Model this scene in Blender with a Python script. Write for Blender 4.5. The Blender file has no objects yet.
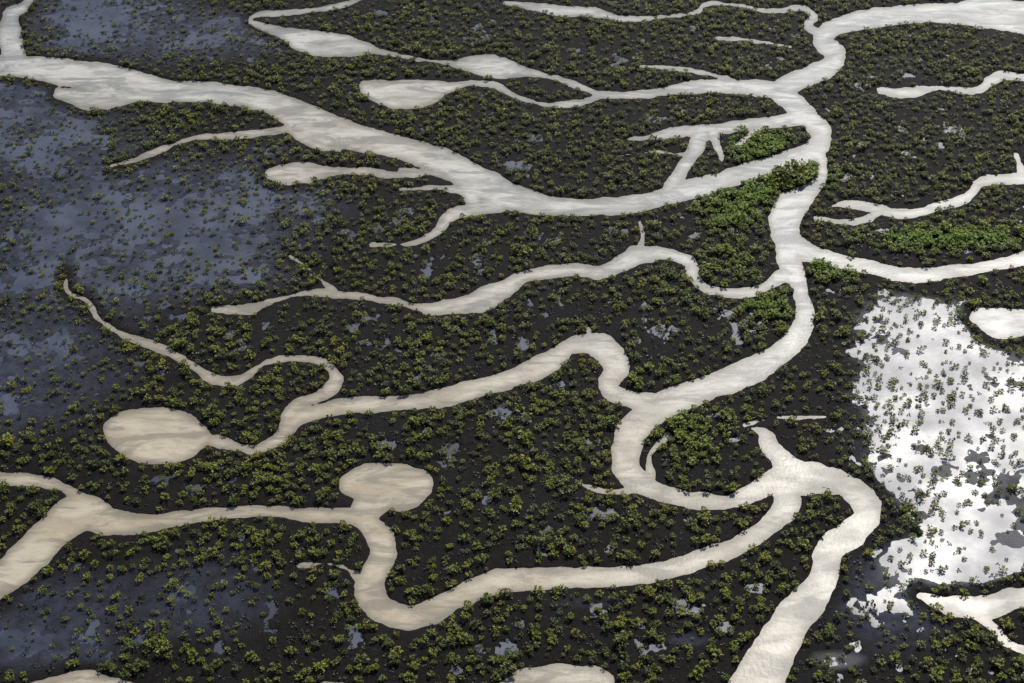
import bpy, math, random
import numpy as np
from mathutils import Vector
random.seed(4); rng=np.random.default_rng(11)
scene=bpy.context.scene
# ---------------- camera ----------------
H=250.0; PITCH=math.radians(38); LENS=56.0; F=1024*LENS/36
cam_d=bpy.data.cameras.new("camera"); cam=bpy.data.objects.new("camera",cam_d)
scene.collection.objects.link(cam); scene.camera=cam
cam.location=(0,0,H); cam.rotation_euler=(math.radians(90)-PITCH,0,0)
cam_d.lens=LENS; cam_d.sensor_width=36; cam_d.clip_start=1; cam_d.clip_end=30000
cp,sp=math.cos(PITCH),math.sin(PITCH)
def ground_to_px(X,Y):   # ground metres -> image pixel coordinates, projected through this camera
    d=np.maximum(Y*cp+H*sp,60)
    return 512+F*X/d, 341.5-F*(Y*sp-H*cp)/d, d

# ---------------- traced channels (x,y,width in image pixels) ----------------
C=[
 [(-120,60,20),(0,65,20),(60,72,26),(110,80,30),(160,90,26),(220,93,20),(270,103,24),(310,122,34),(350,136,28),(400,148,24),(440,160,26),(480,182,30),(520,199,25),(570,207,18),(620,206,17),(660,198,18),(700,187,18),(740,174,17),(780,163,19),(812,152,21),(822,136,19),(810,118,18),(790,100,22),(782,90,22),(800,80,20),(828,68,20),(835,54,19),(822,42,16),(830,30,17),(866,20,19),(910,14,18),(960,14,20),(1000,20,20),(1060,32,22)],
 [(960,10,14),(985,2,14),(1010,8,16),(1060,12,16)],
 [(40,-30,14),(28,2,10),(12,14,16),(10,36,22),(14,58,24)],
 [(60,94,12),(85,99,20),(112,98,18),(140,92,18)],
 [(112,166,1.5),(135,160,2.5),(160,150,3.5),(195,138,4.5),(240,135,6),(275,131,8),(305,125,12)],
 [(290,128,14),(315,145,8),(340,150,2)],
 [(372,-6,3),(335,7,4),(290,12,6),(258,15,6),(252,22,6),(280,32,11),(305,41,22),(325,44,24),(345,46,22),(362,48,14),(380,52,5),(410,58,4),(440,62,4),(468,64,14),(485,66,20),(502,68,20),(520,71,12),(545,75,7),(575,84,6),(600,94,6),(630,95,6),(660,93,9),(690,88,12),(730,86,13),(775,90,16)],
 [(366,88,14),(380,92,24),(400,95,28),(425,93,24),(440,90,16),(458,85,6),(480,83,5),(498,86,5),(515,96,5),(545,105,5),(580,103,4),(600,95,5)],
 [(505,3,2),(528,6,5),(555,10,10),(590,12,9),(625,19,5),(660,17,5),(695,13,5),(705,5,4),(735,5,4),(770,11,5),(800,8,6),(814,16,7),(808,26,7),(826,36,8)],
 [(640,66,1.5),(690,70,2.5),(722,77,4),(745,86,6)],
 [(716,38,1.5),(750,40,2.5),(790,47,1.5)],
 [(610,140,2.5),(650,137,5),(685,131,10),(720,129,10),(760,123,11),(805,118,13)],
 [(618,156,2),(655,152,3.5),(688,154,6),(700,140,10)],
 [(702,134,16),(694,152,14),(681,170,12),(668,192,14)],
 [(712,132,12),(718,148,7),(722,160,2)],
 [(770,121,8),(752,133,4),(738,145,2)],
 [(500,205,14),(475,209,12),(452,215,10),(434,234,7),(410,244,4),(372,245,2)],
 [(400,190,2),(440,188,5),(475,193,12)],
 [(400,170,2),(425,172,3),(455,178,10),(480,188,16)],
 [(455,172,8),(470,195,14),(475,208,14)],
 [(270,174,10),(285,174,19),(302,173,21),(318,172,14),(335,171,7),(365,171,5),(395,175,4),(432,172,3)],
 [(818,150,14),(823,168,10),(820,182,12),(804,196,22),(787,212,30),(785,236,28),(802,250,20),(832,258,14),(870,267,13),(910,275,15),(950,272,13),(1000,264,12),(1060,252,16)],
 [(785,236,26),(790,265,22),(800,290,15),(805,315,17),(795,340,21),(770,360,26),(735,378,27),(700,392,26),(665,405,28),(640,422,28),(627,445,32),(627,470,26),(648,488,20),(690,499,16),(730,502,18),(760,488,22),(785,474,24)],
 [(750,428,3),(764,433,12),(773,452,18),(795,470,22),(835,480,22),(860,497,28),(868,516,28),(850,535,28),(830,550,30),(822,580,32),(800,610,36),(780,640,42),(765,668,50),(752,705,60),(740,760,80)],
 [(775,478,20),(788,502,24),(770,525,20),(740,545,17),(700,560,19),(650,573,19),(600,579,19),(550,579,19),(500,581,21),(460,596,22),(430,613,20),(402,618,22),(377,606,26),(371,582,28),(384,556,26),(375,531,22),(352,517,17),(310,515,15),(260,511,13),(200,516,15),(150,523,18),(110,522,26),(82,512,38),(52,534,36),(25,560,34),(-10,585,34),(-120,630,34)],
 [(350,484,24),(368,484,40),(385,486,46),(402,486,44),(418,483,30),(426,482,12)],[(378,492,40),(362,514,26)],
 [(-80,465,16),(0,478,13),(40,482,10),(66,488,10),(84,500,14)],
 [(298,566,2.5),(325,564,4),(345,568,6),(362,578,10)],
 [(655,405,22),(625,398,15),(608,386,15),(617,366,24),(600,346,24),(572,346,14),(552,361,20),(530,372,21),(500,382,20),(460,393,20),(420,401,15),(370,405,15),(330,409,15),(296,420,15),(277,440,13),(255,449,9),(225,444,10),(195,437,14)],
 [(112,430,20),(126,433,42),(145,436,54),(165,437,54),(185,437,42),(205,438,14)],
 [(66,272,2),(68,292,3),(88,301,4),(98,318,4.5),(125,336,5),(160,348,6),(190,364,6.5),(212,378,8),(238,381,5.5),(268,362,5.5),(300,359,7),(325,364,10),(336,380,13),(320,396,11),(296,406,12),(286,424,12)],
 [(592,345,6),(588,328,4),(582,318,1.5)],
 [(214,310,5),(230,310,11),(250,309,12),(272,301,6),(310,293,5),(345,295,6),(390,301,7),(430,309,10),(468,304,17),(490,296,24),(510,285,18),(530,275,11),(570,270,10),(600,273,12),(624,262,21),(640,255,20),(665,254,12),(688,261,14),(694,277,11),(708,290,9),(740,293,7),(765,287,9),(788,272,16)],
 [(290,256,2),(305,266,3),(318,277,3.5),(338,294,5)],
 [(640,222,1.5),(643,235,4),(640,250,8)],
 [(880,90,4),(908,93,10),(935,88,5),(975,91,6),(992,80,9),(1010,76,7),(1060,82,10)],
 [(1060,178,10),(1015,179,9),(982,182,10),(968,196,8),(940,206,9),(910,214,10),(875,209,9),(845,204,7),(828,207,3)],
 [(815,218,2.5),(850,222,4),(868,218,5),(880,211,7)],
 [(1016,155,3),(1020,165,5),(1024,178,8)],
 [(920,596,4),(948,606,14),(985,608,22),(1015,598,18),(1060,590,16)],
 [(975,615,10),(995,630,7),(1010,645,6),(1060,662,6)],
 [(500,688,10),(530,677,20),(570,677,24),(605,682,20),(560,700,50)],
 [(30,690,14),(60,682,18),(90,680,19),(130,690,16)],
 [(300,690,8),(330,685,6),(380,690,4)],
 [(978,316,16),(998,322,30),(1018,323,28),(1050,318,14)],
 [(565,470,2.5),(582,484,3),(608,492,5),(636,490,8)],
 [(745,425,5),(775,418,3),(825,417,1.5)],
 [(668,435,3),(650,455,5),(652,478,6)],
 [(790,487,16),(820,490,8),(842,494,2)],
]
def catmull(P,n=6):
    P=np.array(P,float)
    if len(P)<3: 
        t=np.linspace(0,1,8)[:,None]; return P[0]*(1-t)+P[-1]*t
    Q=np.vstack([2*P[0]-P[1],P,2*P[-1]-P[-2]]); out=[]
    for i in range(1,len(Q)-2):
        p0,p1,p2,p3=Q[i-1],Q[i],Q[i+1],Q[i+2]
        for k in range(n):
            t=k/n
            out.append(0.5*((2*p1)+(-p0+p2)*t+(2*p0-5*p1+4*p2-p3)*t*t+(-p0+3*p1-3*p2+p3)*t**3))
    out.append(P[-1]); out=np.array(out); out[:,2]=np.maximum(out[:,2],0.8); return out
RS=1.5; U0,U1,V0,V1=-500,1524,-300,1100
us=np.arange(U0,U1,RS); vs=np.arange(V0,V1,RS)
R=np.full((len(vs),len(us)),60.0)
for st in C:
    P=catmull(st)
    for a,b in zip(P[:-1],P[1:]):
        m=62+max(a[2],b[2])/2
        i0=max(int((min(a[0],b[0])-m-U0)/RS),0); i1=min(int((max(a[0],b[0])+m-U0)/RS)+2,len(us))
        j0=max(int((min(a[1],b[1])-m-V0)/RS),0); j1=min(int((max(a[1],b[1])+m-V0)/RS)+2,len(vs))
        if i1<=i0 or j1<=j0: continue
        gx=us[i0:i1][None,:]; gy=vs[j0:j1][:,None]
        dx,dy=b[0]-a[0],b[1]-a[1]; L=dx*dx+dy*dy+1e-9
        t=np.clip(((gx-a[0])*dx+(gy-a[1])*dy)/L,0,1)
        d=np.hypot(gx-a[0]-t*dx,gy-a[1]-t*dy)-(a[2]+(b[2]-a[2])*t)/2
        R[j0:j1,i0:i1]=np.minimum(R[j0:j1,i0:i1],d)
def bil(A,x,y):
    x=np.clip(x,0,A.shape[1]-1.001); y=np.clip(y,0,A.shape[0]-1.001)
    i=x.astype(int); j=y.astype(int); fx=x-i; fy=y-j
    return (A[j,i]*(1-fx)+A[j,i+1]*fx)*(1-fy)+(A[j+1,i]*(1-fx)+A[j+1,i+1]*fx)*fy
def vnoise(X,Y,s,seed):
    A=np.random.default_rng(seed).random((257,257))*2-1; A[256]=A[0]; A[:,256]=A[:,0]
    x=(X/s)%256; y=(Y/s)%256; i=x.astype(int); j=y.astype(int); fx=x-i; fy=y-j
    fx=fx*fx*(3-2*fx); fy=fy*fy*(3-2*fy)
    return (A[j,i]*(1-fx)+A[j,i+1]*fx)*(1-fy)+(A[j+1,i]*(1-fx)+A[j+1,i+1]*fx)*fy
def fbm(X,Y,s,seed,o=4):
    r=0;a=1;n=0
    for k in range(o):
        r=r+a*vnoise(X*math.cos(k)+Y*math.sin(k)+1000,-X*math.sin(k)+Y*math.cos(k)+1000,s/2**k,seed+k); n+=a; a*=.55
    return r/n
def sstep(a,b,x):
    t=np.clip((x-a)/(b-a),0,1); return t*t*(3-2*t)
def blobs(u,v,L):
    r=np.zeros_like(u)
    for (x,y,a,b,s) in L:
        r=np.maximum(r,s*(1-sstep(0.2,1.25,np.hypot((u-x)/a,(v-y)/b))))
    return r
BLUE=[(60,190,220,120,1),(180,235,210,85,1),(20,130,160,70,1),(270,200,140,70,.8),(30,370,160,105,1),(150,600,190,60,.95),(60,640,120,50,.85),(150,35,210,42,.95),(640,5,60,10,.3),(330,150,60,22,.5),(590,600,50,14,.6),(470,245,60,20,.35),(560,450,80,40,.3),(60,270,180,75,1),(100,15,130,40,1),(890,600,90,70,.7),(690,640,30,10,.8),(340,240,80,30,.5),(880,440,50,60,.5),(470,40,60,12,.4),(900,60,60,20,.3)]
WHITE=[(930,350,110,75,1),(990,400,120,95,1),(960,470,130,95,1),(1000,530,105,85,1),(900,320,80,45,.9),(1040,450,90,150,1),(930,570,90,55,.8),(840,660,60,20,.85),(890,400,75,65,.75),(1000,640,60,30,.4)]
def fields(X,Y):
    u,v,d=ground_to_px(X,Y); mpp=d/F
    s=bil(R,(u-U0)/RS,(v-V0)/RS)*mpp*1.15-.1
    s=np.where(Y<120,20.0,s)
    s=s+fbm(X,Y,10,3,3)*.85+fbm(X,Y,3.4,8,4)*.65
    bl=blobs(u,v,BLUE); wh=blobs(u,v,WHITE)
    return u,v,s,bl,wh
def height(X,Y,s,bl,wh):
    land=0.10+0.16*sstep(0,4,s)+0.14*fbm(X,Y,3.0,20,4)+0.10*fbm(X,Y,22,40,3)
    land=np.maximum(land,0.04)
    # scattered puddles between the roots
    pud=sstep(.33,.48,fbm(X,Y*.8,4.5,90,4)+.10*fbm(X,Y,40,97,2))*sstep(1.5,4,s)
    land=land*(1-pud)-.05*pud
    n1=fbm(X,Y,34,70,5)
    wet_sheen=np.maximum(np.clip(bl*1.35+n1*.9-.2,0,1),np.clip(wh*1.6+fbm(X,Y,18,75,5)*1.1-.3,0,1))
    wet_sheen=wet_sheen*sstep(.6,4,s)
    # tidal flats lie at about water level
    wb=0.09*fbm(X*.7,Y*1.2,13,60,6)+0.08*fbm(X,Y,2.6,66,4)-0.022-.028*np.clip(wh,0,1)
    h=land*(1-wet_sheen)+wb*wet_sheen
    bank=np.clip(s*0.30,-0.7,0)
    h=np.where(s<0,bank,np.minimum(h,0.01+s*0.35))
    return h,wet_sheen
# ---------------- grid sheets ----------------
def sheet(name,step,ground):
    fx=np.arange(-215,215.01,step); fy=np.arange(168,585.01,step)
    ox=np.array([235,270,330,450,700,1200,2500,6000,14000.])
    xs=np.concatenate([-ox[::-1],fx,ox])
    ys=np.concatenate([[-6000,-1500,-400,-100,20,90,130,152],fy,[600,630,680,770,950,1300,2200,5000,16000]])
    X,Y=np.meshgrid(xs,ys); u,v,s,bl,wh=fields(X,Y)
    far=(np.abs(X)>260)|(Y>640)|(Y<150)
    bl=np.where(far,0,bl); wh=np.where(far,0,wh); s=np.where(far,12,s)
    nx,ny=len(xs),len(ys)
    if ground:
        Z,wet_sheen=height(X,Y,s,bl,wh)
        Z=np.where(far,.2,Z)
    else: Z=np.zeros_like(X); wet_sheen=None
    co=np.stack([X,Y,Z],-1).reshape(-1,3).astype(np.float32)
    me=bpy.data.meshes.new(name)
    me.vertices.add(nx*ny); me.vertices.foreach_set("co",co.ravel())
    idx=np.arange(nx*ny).reshape(ny,nx)
    q=np.stack([idx[:-1,:-1],idx[:-1,1:],idx[1:,1:],idx[1:,:-1]],-1).reshape(-1,4)
    me.loops.add(q.size); me.loops.foreach_set("vertex_index",q.ravel().astype(np.int32))
    me.polygons.add(len(q)); me.polygons.foreach_set("loop_start",(np.arange(len(q))*4).astype(np.int32))
    me.polygons.foreach_set("use_smooth",np.ones(len(q),bool))
    me.update(calc_edges=True)
    def att(n,a):
        t=me.attributes.new(n,'FLOAT','POINT'); t.data.foreach_set("value",a.ravel().astype(np.float32))
    if ground: att("wet_sheen",wet_sheen*np.clip(bl*1.5,0,1)); att("pale_glint",wet_sheen*wh)
    else:
        att("depth",-s)
        ch=1-sstep(.5,3.0,s)
        p=np.clip(wh*1.15-.12+.35*fbm(X,Y,20,130,3)*(wh>0),0,1)*(1-ch)
        att("silt",ch); att("pale_glint",p)
        att("warm",np.clip(1.15-(Y-210)/280-np.clip((X+40)/120,0,1)*.6+.25*fbm(X,Y,60,90,2),0,1))  # less warm to the right: sun glint painted into the channel colour
    ob=bpy.data.objects.new(name,me); scene.collection.objects.link(ob); return ob
ground=sheet("ground",0.42,True)
water=sheet("water",1.0,False)

# ---------------- materials ----------------
def mat(name):
    m=bpy.data.materials.new(name); m.use_nodes=True; nt=m.node_tree; 
    return m,nt,nt.nodes["Principled BSDF"]
def N(nt,t,**k):
    n=nt.nodes.new(t)
    for a,b in k.items(): setattr(n,a,b)
    return n
def attr(nt,n,t='GEOMETRY'):
    a=N(nt,'ShaderNodeAttribute',attribute_name=n); a.attribute_type=t; return a.outputs['Fac']
def noise(nt,scale,det=4,rough=.55,stretch=None,dist=0):
    tc=N(nt,'ShaderNodeNewGeometry'); n=N(nt,'ShaderNodeTexNoise'); n.inputs['Scale'].default_value=scale
    n.inputs['Detail'].default_value=det; n.inputs['Roughness'].default_value=rough; n.inputs['Distortion'].default_value=dist
    mp=N(nt,'ShaderNodeMapping'); 
    if stretch: mp.inputs['Scale'].default_value=stretch[:3]; mp.inputs['Rotation'].default_value=(0,0,stretch[3])
    nt.links.new(tc.outputs['Position'],mp.inputs['Vector']); nt.links.new(mp.outputs['Vector'],n.inputs['Vector'])
    return n.outputs['Fac']
def mix(nt,f,a,b):
    n=N(nt,'ShaderNodeMix',data_type='RGBA')
    for i,x in ((0,f),(6,a),(7,b)):
        if isinstance(x,(tuple,float,int)): n.inputs[i].default_value=(*x,1) if isinstance(x,tuple) else x
        else: nt.links.new(x,n.inputs[i])
    return n.outputs[2]
def rng_(nt,x,a,b,c=0,d=1):
    n=N(nt,'ShaderNodeMapRange'); n.interpolation_type='SMOOTHSTEP'
    for i,vv in enumerate((a,b,c,d)): n.inputs[i+1].default_value=vv
    nt.links.new(x,n.inputs[0]); return n.outputs[0]
def bump(nt,h,bsdf,dist,st=1):
    b=N(nt,'ShaderNodeBump'); b.inputs['Distance'].default_value=dist; b.inputs['Strength'].default_value=st
    nt.links.new(h,b.inputs['Height']); nt.links.new(b.outputs[0],bsdf.inputs['Normal'])
m,nt,b=mat("dark_mud")
c=mix(nt,rng_(nt,noise(nt,.9,6,.75),.38,.68),(.0035,.0028,.0025),(.013,.010,.008))
c=mix(nt,rng_(nt,noise(nt,.06,4),.45,.7,0,.7),c,(.010,.009,.010))
c=mix(nt,attr(nt,"wet_sheen"),c,mix(nt,rng_(nt,noise(nt,.3,7,.7),.35,.65),(.024,.027,.039),(.054,.061,.088)))  # wet mud, with slate-blue sky sheen painted into its colour
c=mix(nt,rng_(nt,attr(nt,"pale_glint"),0.2,.9,0,.9),c,mix(nt,noise(nt,.5,6,.7),(.07,.07,.075),(.24,.235,.245)))  # pale silt, lightened further to carry the painted sun glint
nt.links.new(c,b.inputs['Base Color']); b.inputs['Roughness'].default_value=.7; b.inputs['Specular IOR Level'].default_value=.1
bump(nt,noise(nt,2.5,5,.7),b,.25)
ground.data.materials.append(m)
m,nt,b=mat("silty_water")
base=mix(nt,attr(nt,"warm"),(.37,.37,.35),(.41,.345,.24))
hi=mix(nt,attr(nt,"warm"),(.56,.55,.51),(.52,.455,.34))
lo=mix(nt,attr(nt,"warm"),(.20,.21,.215),(.22,.195,.15))
warm=mix(nt,rng_(nt,noise(nt,.055,5,.6,(1,1.9,1,.5),1.0),.40,.60),base,hi)
warm=mix(nt,rng_(nt,noise(nt,.10,8,.68,(.6,1.9,1,-.4),.9),.47,.60,0,.75),warm,lo)
warm=mix(nt,rng_(nt,noise(nt,.45,6,.7,(.5,1.7,1,-.3)),.46,.66,0,.35),warm,lo)
edge=rng_(nt,attr(nt,"depth"),-.3,2.4,.75,0)
warm=mix(nt,edge,warm,(.17,.15,.115))
sky_blue=mix(nt,rng_(nt,noise(nt,.07,6,.65,None,.5),.36,.64),(.036,.042,.063),(.072,.085,.122))  # sky reflection painted as slate blue in the base colour
c=mix(nt,attr(nt,"silt"),sky_blue,warm)
glint_col=mix(nt,rng_(nt,noise(nt,.09,6,.6,None,.6),.35,.68),(.25,.25,.265),(.40,.395,.405))  # whitish sun glint on the flooded flat, painted into the base colour
c=mix(nt,attr(nt,"pale_glint"),c,glint_col)
nt.links.new(c,b.inputs['Base Color'])
nt.links.new(rng_(nt,noise(nt,.07,4),.3,.7,.34,.48),b.inputs['Roughness'])
b.inputs['IOR'].default_value=1.33; b.inputs['Specular IOR Level'].default_value=.5
bump(nt,noise(nt,1.2,3,.5),b,.03)
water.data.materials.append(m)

def leafmat(name,dark,light,bright,trans):
    m,nt,b=mat(name); out=nt.nodes["Material Output"]
    oi=N(nt,'ShaderNodeObjectInfo')
    c=mix(nt,oi.outputs['Random'],dark,light)
    c=mix(nt,attr(nt,"tint",'INSTANCER'),c,bright)
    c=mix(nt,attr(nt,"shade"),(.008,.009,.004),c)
    nt.links.new(c,b.inputs['Base Color']); b.inputs['Roughness'].default_value=.5; b.inputs['Specular IOR Level'].default_value=.3
    if trans:
        tr=N(nt,'ShaderNodeBsdfTranslucent'); nt.links.new(c,tr.inputs['Color'])
        mx=N(nt,'ShaderNodeMixShader'); mx.inputs[0].default_value=trans
        nt.links.new(b.outputs[0],mx.inputs[1]); nt.links.new(tr.outputs[0],mx.inputs[2]); nt.links.new(mx.outputs[0],out.inputs['Surface'])
    return m
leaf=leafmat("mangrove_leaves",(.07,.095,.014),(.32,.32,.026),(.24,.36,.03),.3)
low=leafmat("dark_leaves",(.010,.013,.006),(.036,.036,.014),(.03,.05,.012),0)
bark,nt,b=mat("mangrove_bark"); b.inputs['Roughness'].default_value=.9
nt.links.new(mix(nt,noise(nt,6),(.03,.024,.018),(.07,.058,.045)),b.inputs['Base Color'])

# ---------------- shrub models ----------------
def shrub(name,nleaf,R0,Ht,ls,lm,limbs,seed):
    r=random.Random(seed); V=[];Fc=[];M=[];S=[]
    def prism(a,bb,ra,rb):
        a=Vector(a);bb=Vector(bb);d=(bb-a).normalized();x=d.orthogonal().normalized();y=d.cross(x);k=len(V)
        for p,rr in((a,ra),(bb,rb)):
            for q in range(4):
                t=q*math.pi/2; V.append(p+x*rr*math.cos(t)+y*rr*math.sin(t)); S.append(1)
        for q in range(4): Fc.append((k+q,k+(q+1)%4,k+4+(q+1)%4,k+4+q)); M.append(1)
    lobes=[(r.uniform(0,6.28),r.uniform(.6,1.2)) for _ in range(7)]
    tips=[]
    prism((0,0,-.15),(0,0,Ht*.35),.07*R0,.05*R0)
    for i in range(limbs):
        t=i/limbs*6.283+r.uniform(-.4,.4); l=lobes[i%7][1]; e=r.uniform(.15,1.2)
        p=Vector((math.cos(t)*R0*l*math.cos(e)*.85,math.sin(t)*R0*l*math.cos(e)*.85,Ht*(.35+.6*math.sin(e))))
        prism((0,0,Ht*.2),p,.035*R0,.012*R0); tips.append(p)
    for i in range(nleaf):
        if tips and r.random()<.88:
            p=r.choice(tips); c=p*r.uniform(.7,1.05)+Vector((r.gauss(0,1),r.gauss(0,1),r.gauss(0,.7)))*R0*.12
        else:
            t=r.uniform(0,6.28); q=math.sqrt(r.random())*R0*.75; c=Vector((math.cos(t)*q,math.sin(t)*q,Ht*(.25+.5*(1-q/R0)*r.random())))
        out=Vector((c.x,c.y,0)); 
        if out.length<.01: out=Vector((r.uniform(-1,1),r.uniform(-1,1),0))
        out.normalize(); d=(out*r.uniform(.3,1)+Vector((r.uniform(-.6,.6),r.uniform(-.6,.6),r.uniform(-.25,.5)))).normalized()
        w=d.cross(Vector((r.uniform(-.4,.4),r.uniform(-.4,.4)+.15,1))).normalized()
        L=ls*r.uniform(.7,1.4); W=L*r.uniform(.26,.4); k=len(V)
        V.extend([c,c+d*L*.5+w*W,c+d*L,c+d*L*.5-w*W]); Fc.append((k,k+1,k+2,k+3)); M.append(0)
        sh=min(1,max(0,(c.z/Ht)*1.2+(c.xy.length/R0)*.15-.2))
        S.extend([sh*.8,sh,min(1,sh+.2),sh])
    me=bpy.data.meshes.new(name); me.from_pydata([tuple(v) for v in V],[],Fc)
    me.materials.append(lm); me.materials.append(bark); me.polygons.foreach_set("material_index",M)
    a=me.attributes.new("shade",'FLOAT','POINT'); a.data.foreach_set("value",S); me.update()
    return bpy.data.objects.new(name,me)
colA=bpy.data.collections.new("mangrove_shrub_kinds"); colB=bpy.data.collections.new("low_plant_kinds")
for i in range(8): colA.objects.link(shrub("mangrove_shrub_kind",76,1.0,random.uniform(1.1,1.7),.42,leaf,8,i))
for i in range(4): colB.objects.link(shrub("low_plant_kind",18,.6,.35,.32,low,3,50+i))

def scatter(name,col,step,prob,sc,seed,tintf,xr=(-225,225),yr=(165,590),zoff=0):
    g=np.random.default_rng(seed)
    X,Y=np.meshgrid(np.arange(*xr,step),np.arange(*yr,step))
    X=(X+g.uniform(-.5,.5,X.shape)*step*1.2).ravel(); Y=(Y+g.uniform(-.5,.5,Y.shape)*step*1.2).ravel()
    # keep within the camera's view fan plus a margin
    k=np.abs(X)<(Y*cp+H*sp)*.3188*1.22+8; X=X[k];Y=Y[k]
    u,v,s,bl,wh=fields(X,Y); h,wet_sheen=height(X,Y,s,bl,wh)
    p,scl=prob(X,Y,u,v,s,bl,wh,wet_sheen,g); k=(g.random(len(X))<p)
    X,Y,h,u,v=X[k],Y[k],h[k],u[k],v[k]
    S=scl[k]*np.clip(g.lognormal(-.03,sc,len(X)),.4,2.0)
    n=len(X); me=bpy.data.meshes.new(name); me.vertices.add(n)
    me.vertices.foreach_set("co",np.stack([X,Y,np.maximum(h,-.1)+zoff],-1).ravel().astype(np.float32))
    for nm,a in(("size",S),("spin",g.uniform(0,6.28,n)),("tint",tintf(X,Y,u,v,g))):
        t=me.attributes.new(nm,'FLOAT','POINT'); t.data.foreach_set("value",a.astype(np.float32))
    ob=bpy.data.objects.new(name,me); scene.collection.objects.link(ob)
    ng=bpy.data.node_groups.new(name,'GeometryNodeTree')
    ng.interface.new_socket("Geometry",in_out='INPUT',socket_type='NodeSocketGeometry')
    ng.interface.new_socket("Geometry",in_out='OUTPUT',socket_type='NodeSocketGeometry')
    nd=ng.nodes; gi=nd.new('NodeGroupInput'); go=nd.new('NodeGroupOutput')
    mp=nd.new('GeometryNodeMeshToPoints'); io=nd.new('GeometryNodeInstanceOnPoints')
    ci=nd.new('GeometryNodeCollectionInfo'); ci.inputs['Collection'].default_value=col
    ci.inputs['Separate Children'].default_value=True; ci.inputs['Reset Children'].default_value=True
    io.inputs['Pick Instance'].default_value=True
    L=ng.links.new
    L(gi.outputs[0],mp.inputs['Mesh']); L(mp.outputs[0],io.inputs['Points']); L(ci.outputs[0],io.inputs['Instance'])
    def na(n):
        q=nd.new('GeometryNodeInputNamedAttribute'); q.data_type='FLOAT'; q.inputs['Name'].default_value=n; return q.outputs[0]
    cx=nd.new('ShaderNodeCombineXYZ'); L(na("spin"),cx.inputs[2])
    L(cx.outputs[0],io.inputs['Rotation']); L(na("size"),io.inputs['Scale']); L(io.outputs[0],go.inputs[0])
    md=ob.modifiers.new("scatter",'NODES'); md.node_group=ng
    print(name,n); return ob
GREEN=[(765,150,48,24,1),(750,140,40,16,.8),(760,195,38,16,1),(730,215,50,22,.75),(720,190,60,20,.7),(930,240,95,18,.9),(830,265,50,20,.85),(810,175,40,24,.7),(980,240,65,15,.9),(760,300,30,20,.75),(780,310,40,14,.75),(690,440,60,40,.45),(640,380,50,30,.35),(740,260,40,30,.45)]
DK=[(790,177,26,13,1)]
def probA(X,Y,u,v,s,bl,wh,wet_sheen,g):
    cl=fbm(X,Y,14,200,3); gr=blobs(u,v,GREEN)
    p=np.clip(.76+cl*.7,.3,1)
    fl=np.maximum(wet_sheen*np.clip(bl*1.4,0,1),wet_sheen*wh)
    p=p*(1-fl*.30); p=np.maximum(p,gr)
    # fringe stands thicker along the banks
    p=np.where((s>.4)&(s<4),np.minimum(1,p*1.2),p)
    p=np.where(s<.35,0,p)
    sc=.75*(1-.27*fl)*(1+.38*np.clip(gr,0,1))*(1+.2*cl)
    sc=sc*(1+blobs(u,v,DK)*.7)
    return p,sc
def tintA(X,Y,u,v,g):
    return np.clip(blobs(u,v,GREEN)+.15*g.random(len(X)),0,1)*(1-.95*blobs(u,v,DK))
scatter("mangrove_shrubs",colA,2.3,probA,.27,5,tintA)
def probB(X,Y,u,v,s,bl,wh,wet_sheen,g):
    fl=np.maximum(wet_sheen*bl,wet_sheen*wh); p=np.clip(.42-.37*fl,.05,1); p=np.where(s<.2,0,p); return p,np.full(len(X),.8)
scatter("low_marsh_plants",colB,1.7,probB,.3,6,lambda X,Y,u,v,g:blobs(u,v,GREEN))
def probD(X,Y,u,v,s,bl,wh,wet_sheen,g):
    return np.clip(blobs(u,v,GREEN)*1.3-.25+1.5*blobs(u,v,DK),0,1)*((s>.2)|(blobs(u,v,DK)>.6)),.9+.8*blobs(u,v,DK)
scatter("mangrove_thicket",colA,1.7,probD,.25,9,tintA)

# ---------------- light ----------------
EL=math.radians(44); AZ=math.radians(22)
d=Vector((math.sin(AZ)*math.cos(EL),math.cos(AZ)*math.cos(EL),math.sin(EL)))
sd=bpy.data.lights.new("sun",'SUN'); sd.energy=4.1; sd.angle=math.radians(.5); sd.color=(1,.95,.87)
so=bpy.data.objects.new("sun",sd); scene.collection.objects.link(so); so.rotation_euler=d.to_track_quat('Z','Y').to_euler(); so.location=(0,300,400)
w=bpy.data.worlds.new("World"); scene.world=w; w.use_nodes=True; nt=w.node_tree
sk=nt.nodes.new('ShaderNodeTexSky'); sk.sky_type='NISHITA'; sk.sun_disc=False; sk.sun_elevation=EL; sk.sun_rotation=AZ
nt.links.new(sk.outputs[0],nt.nodes['Background'].inputs[0]); nt.nodes['Background'].inputs[1].default_value=.10
scene.view_settings.view_transform='Standard'; scene.view_settings.look='None'; scene.view_settings.exposure=0
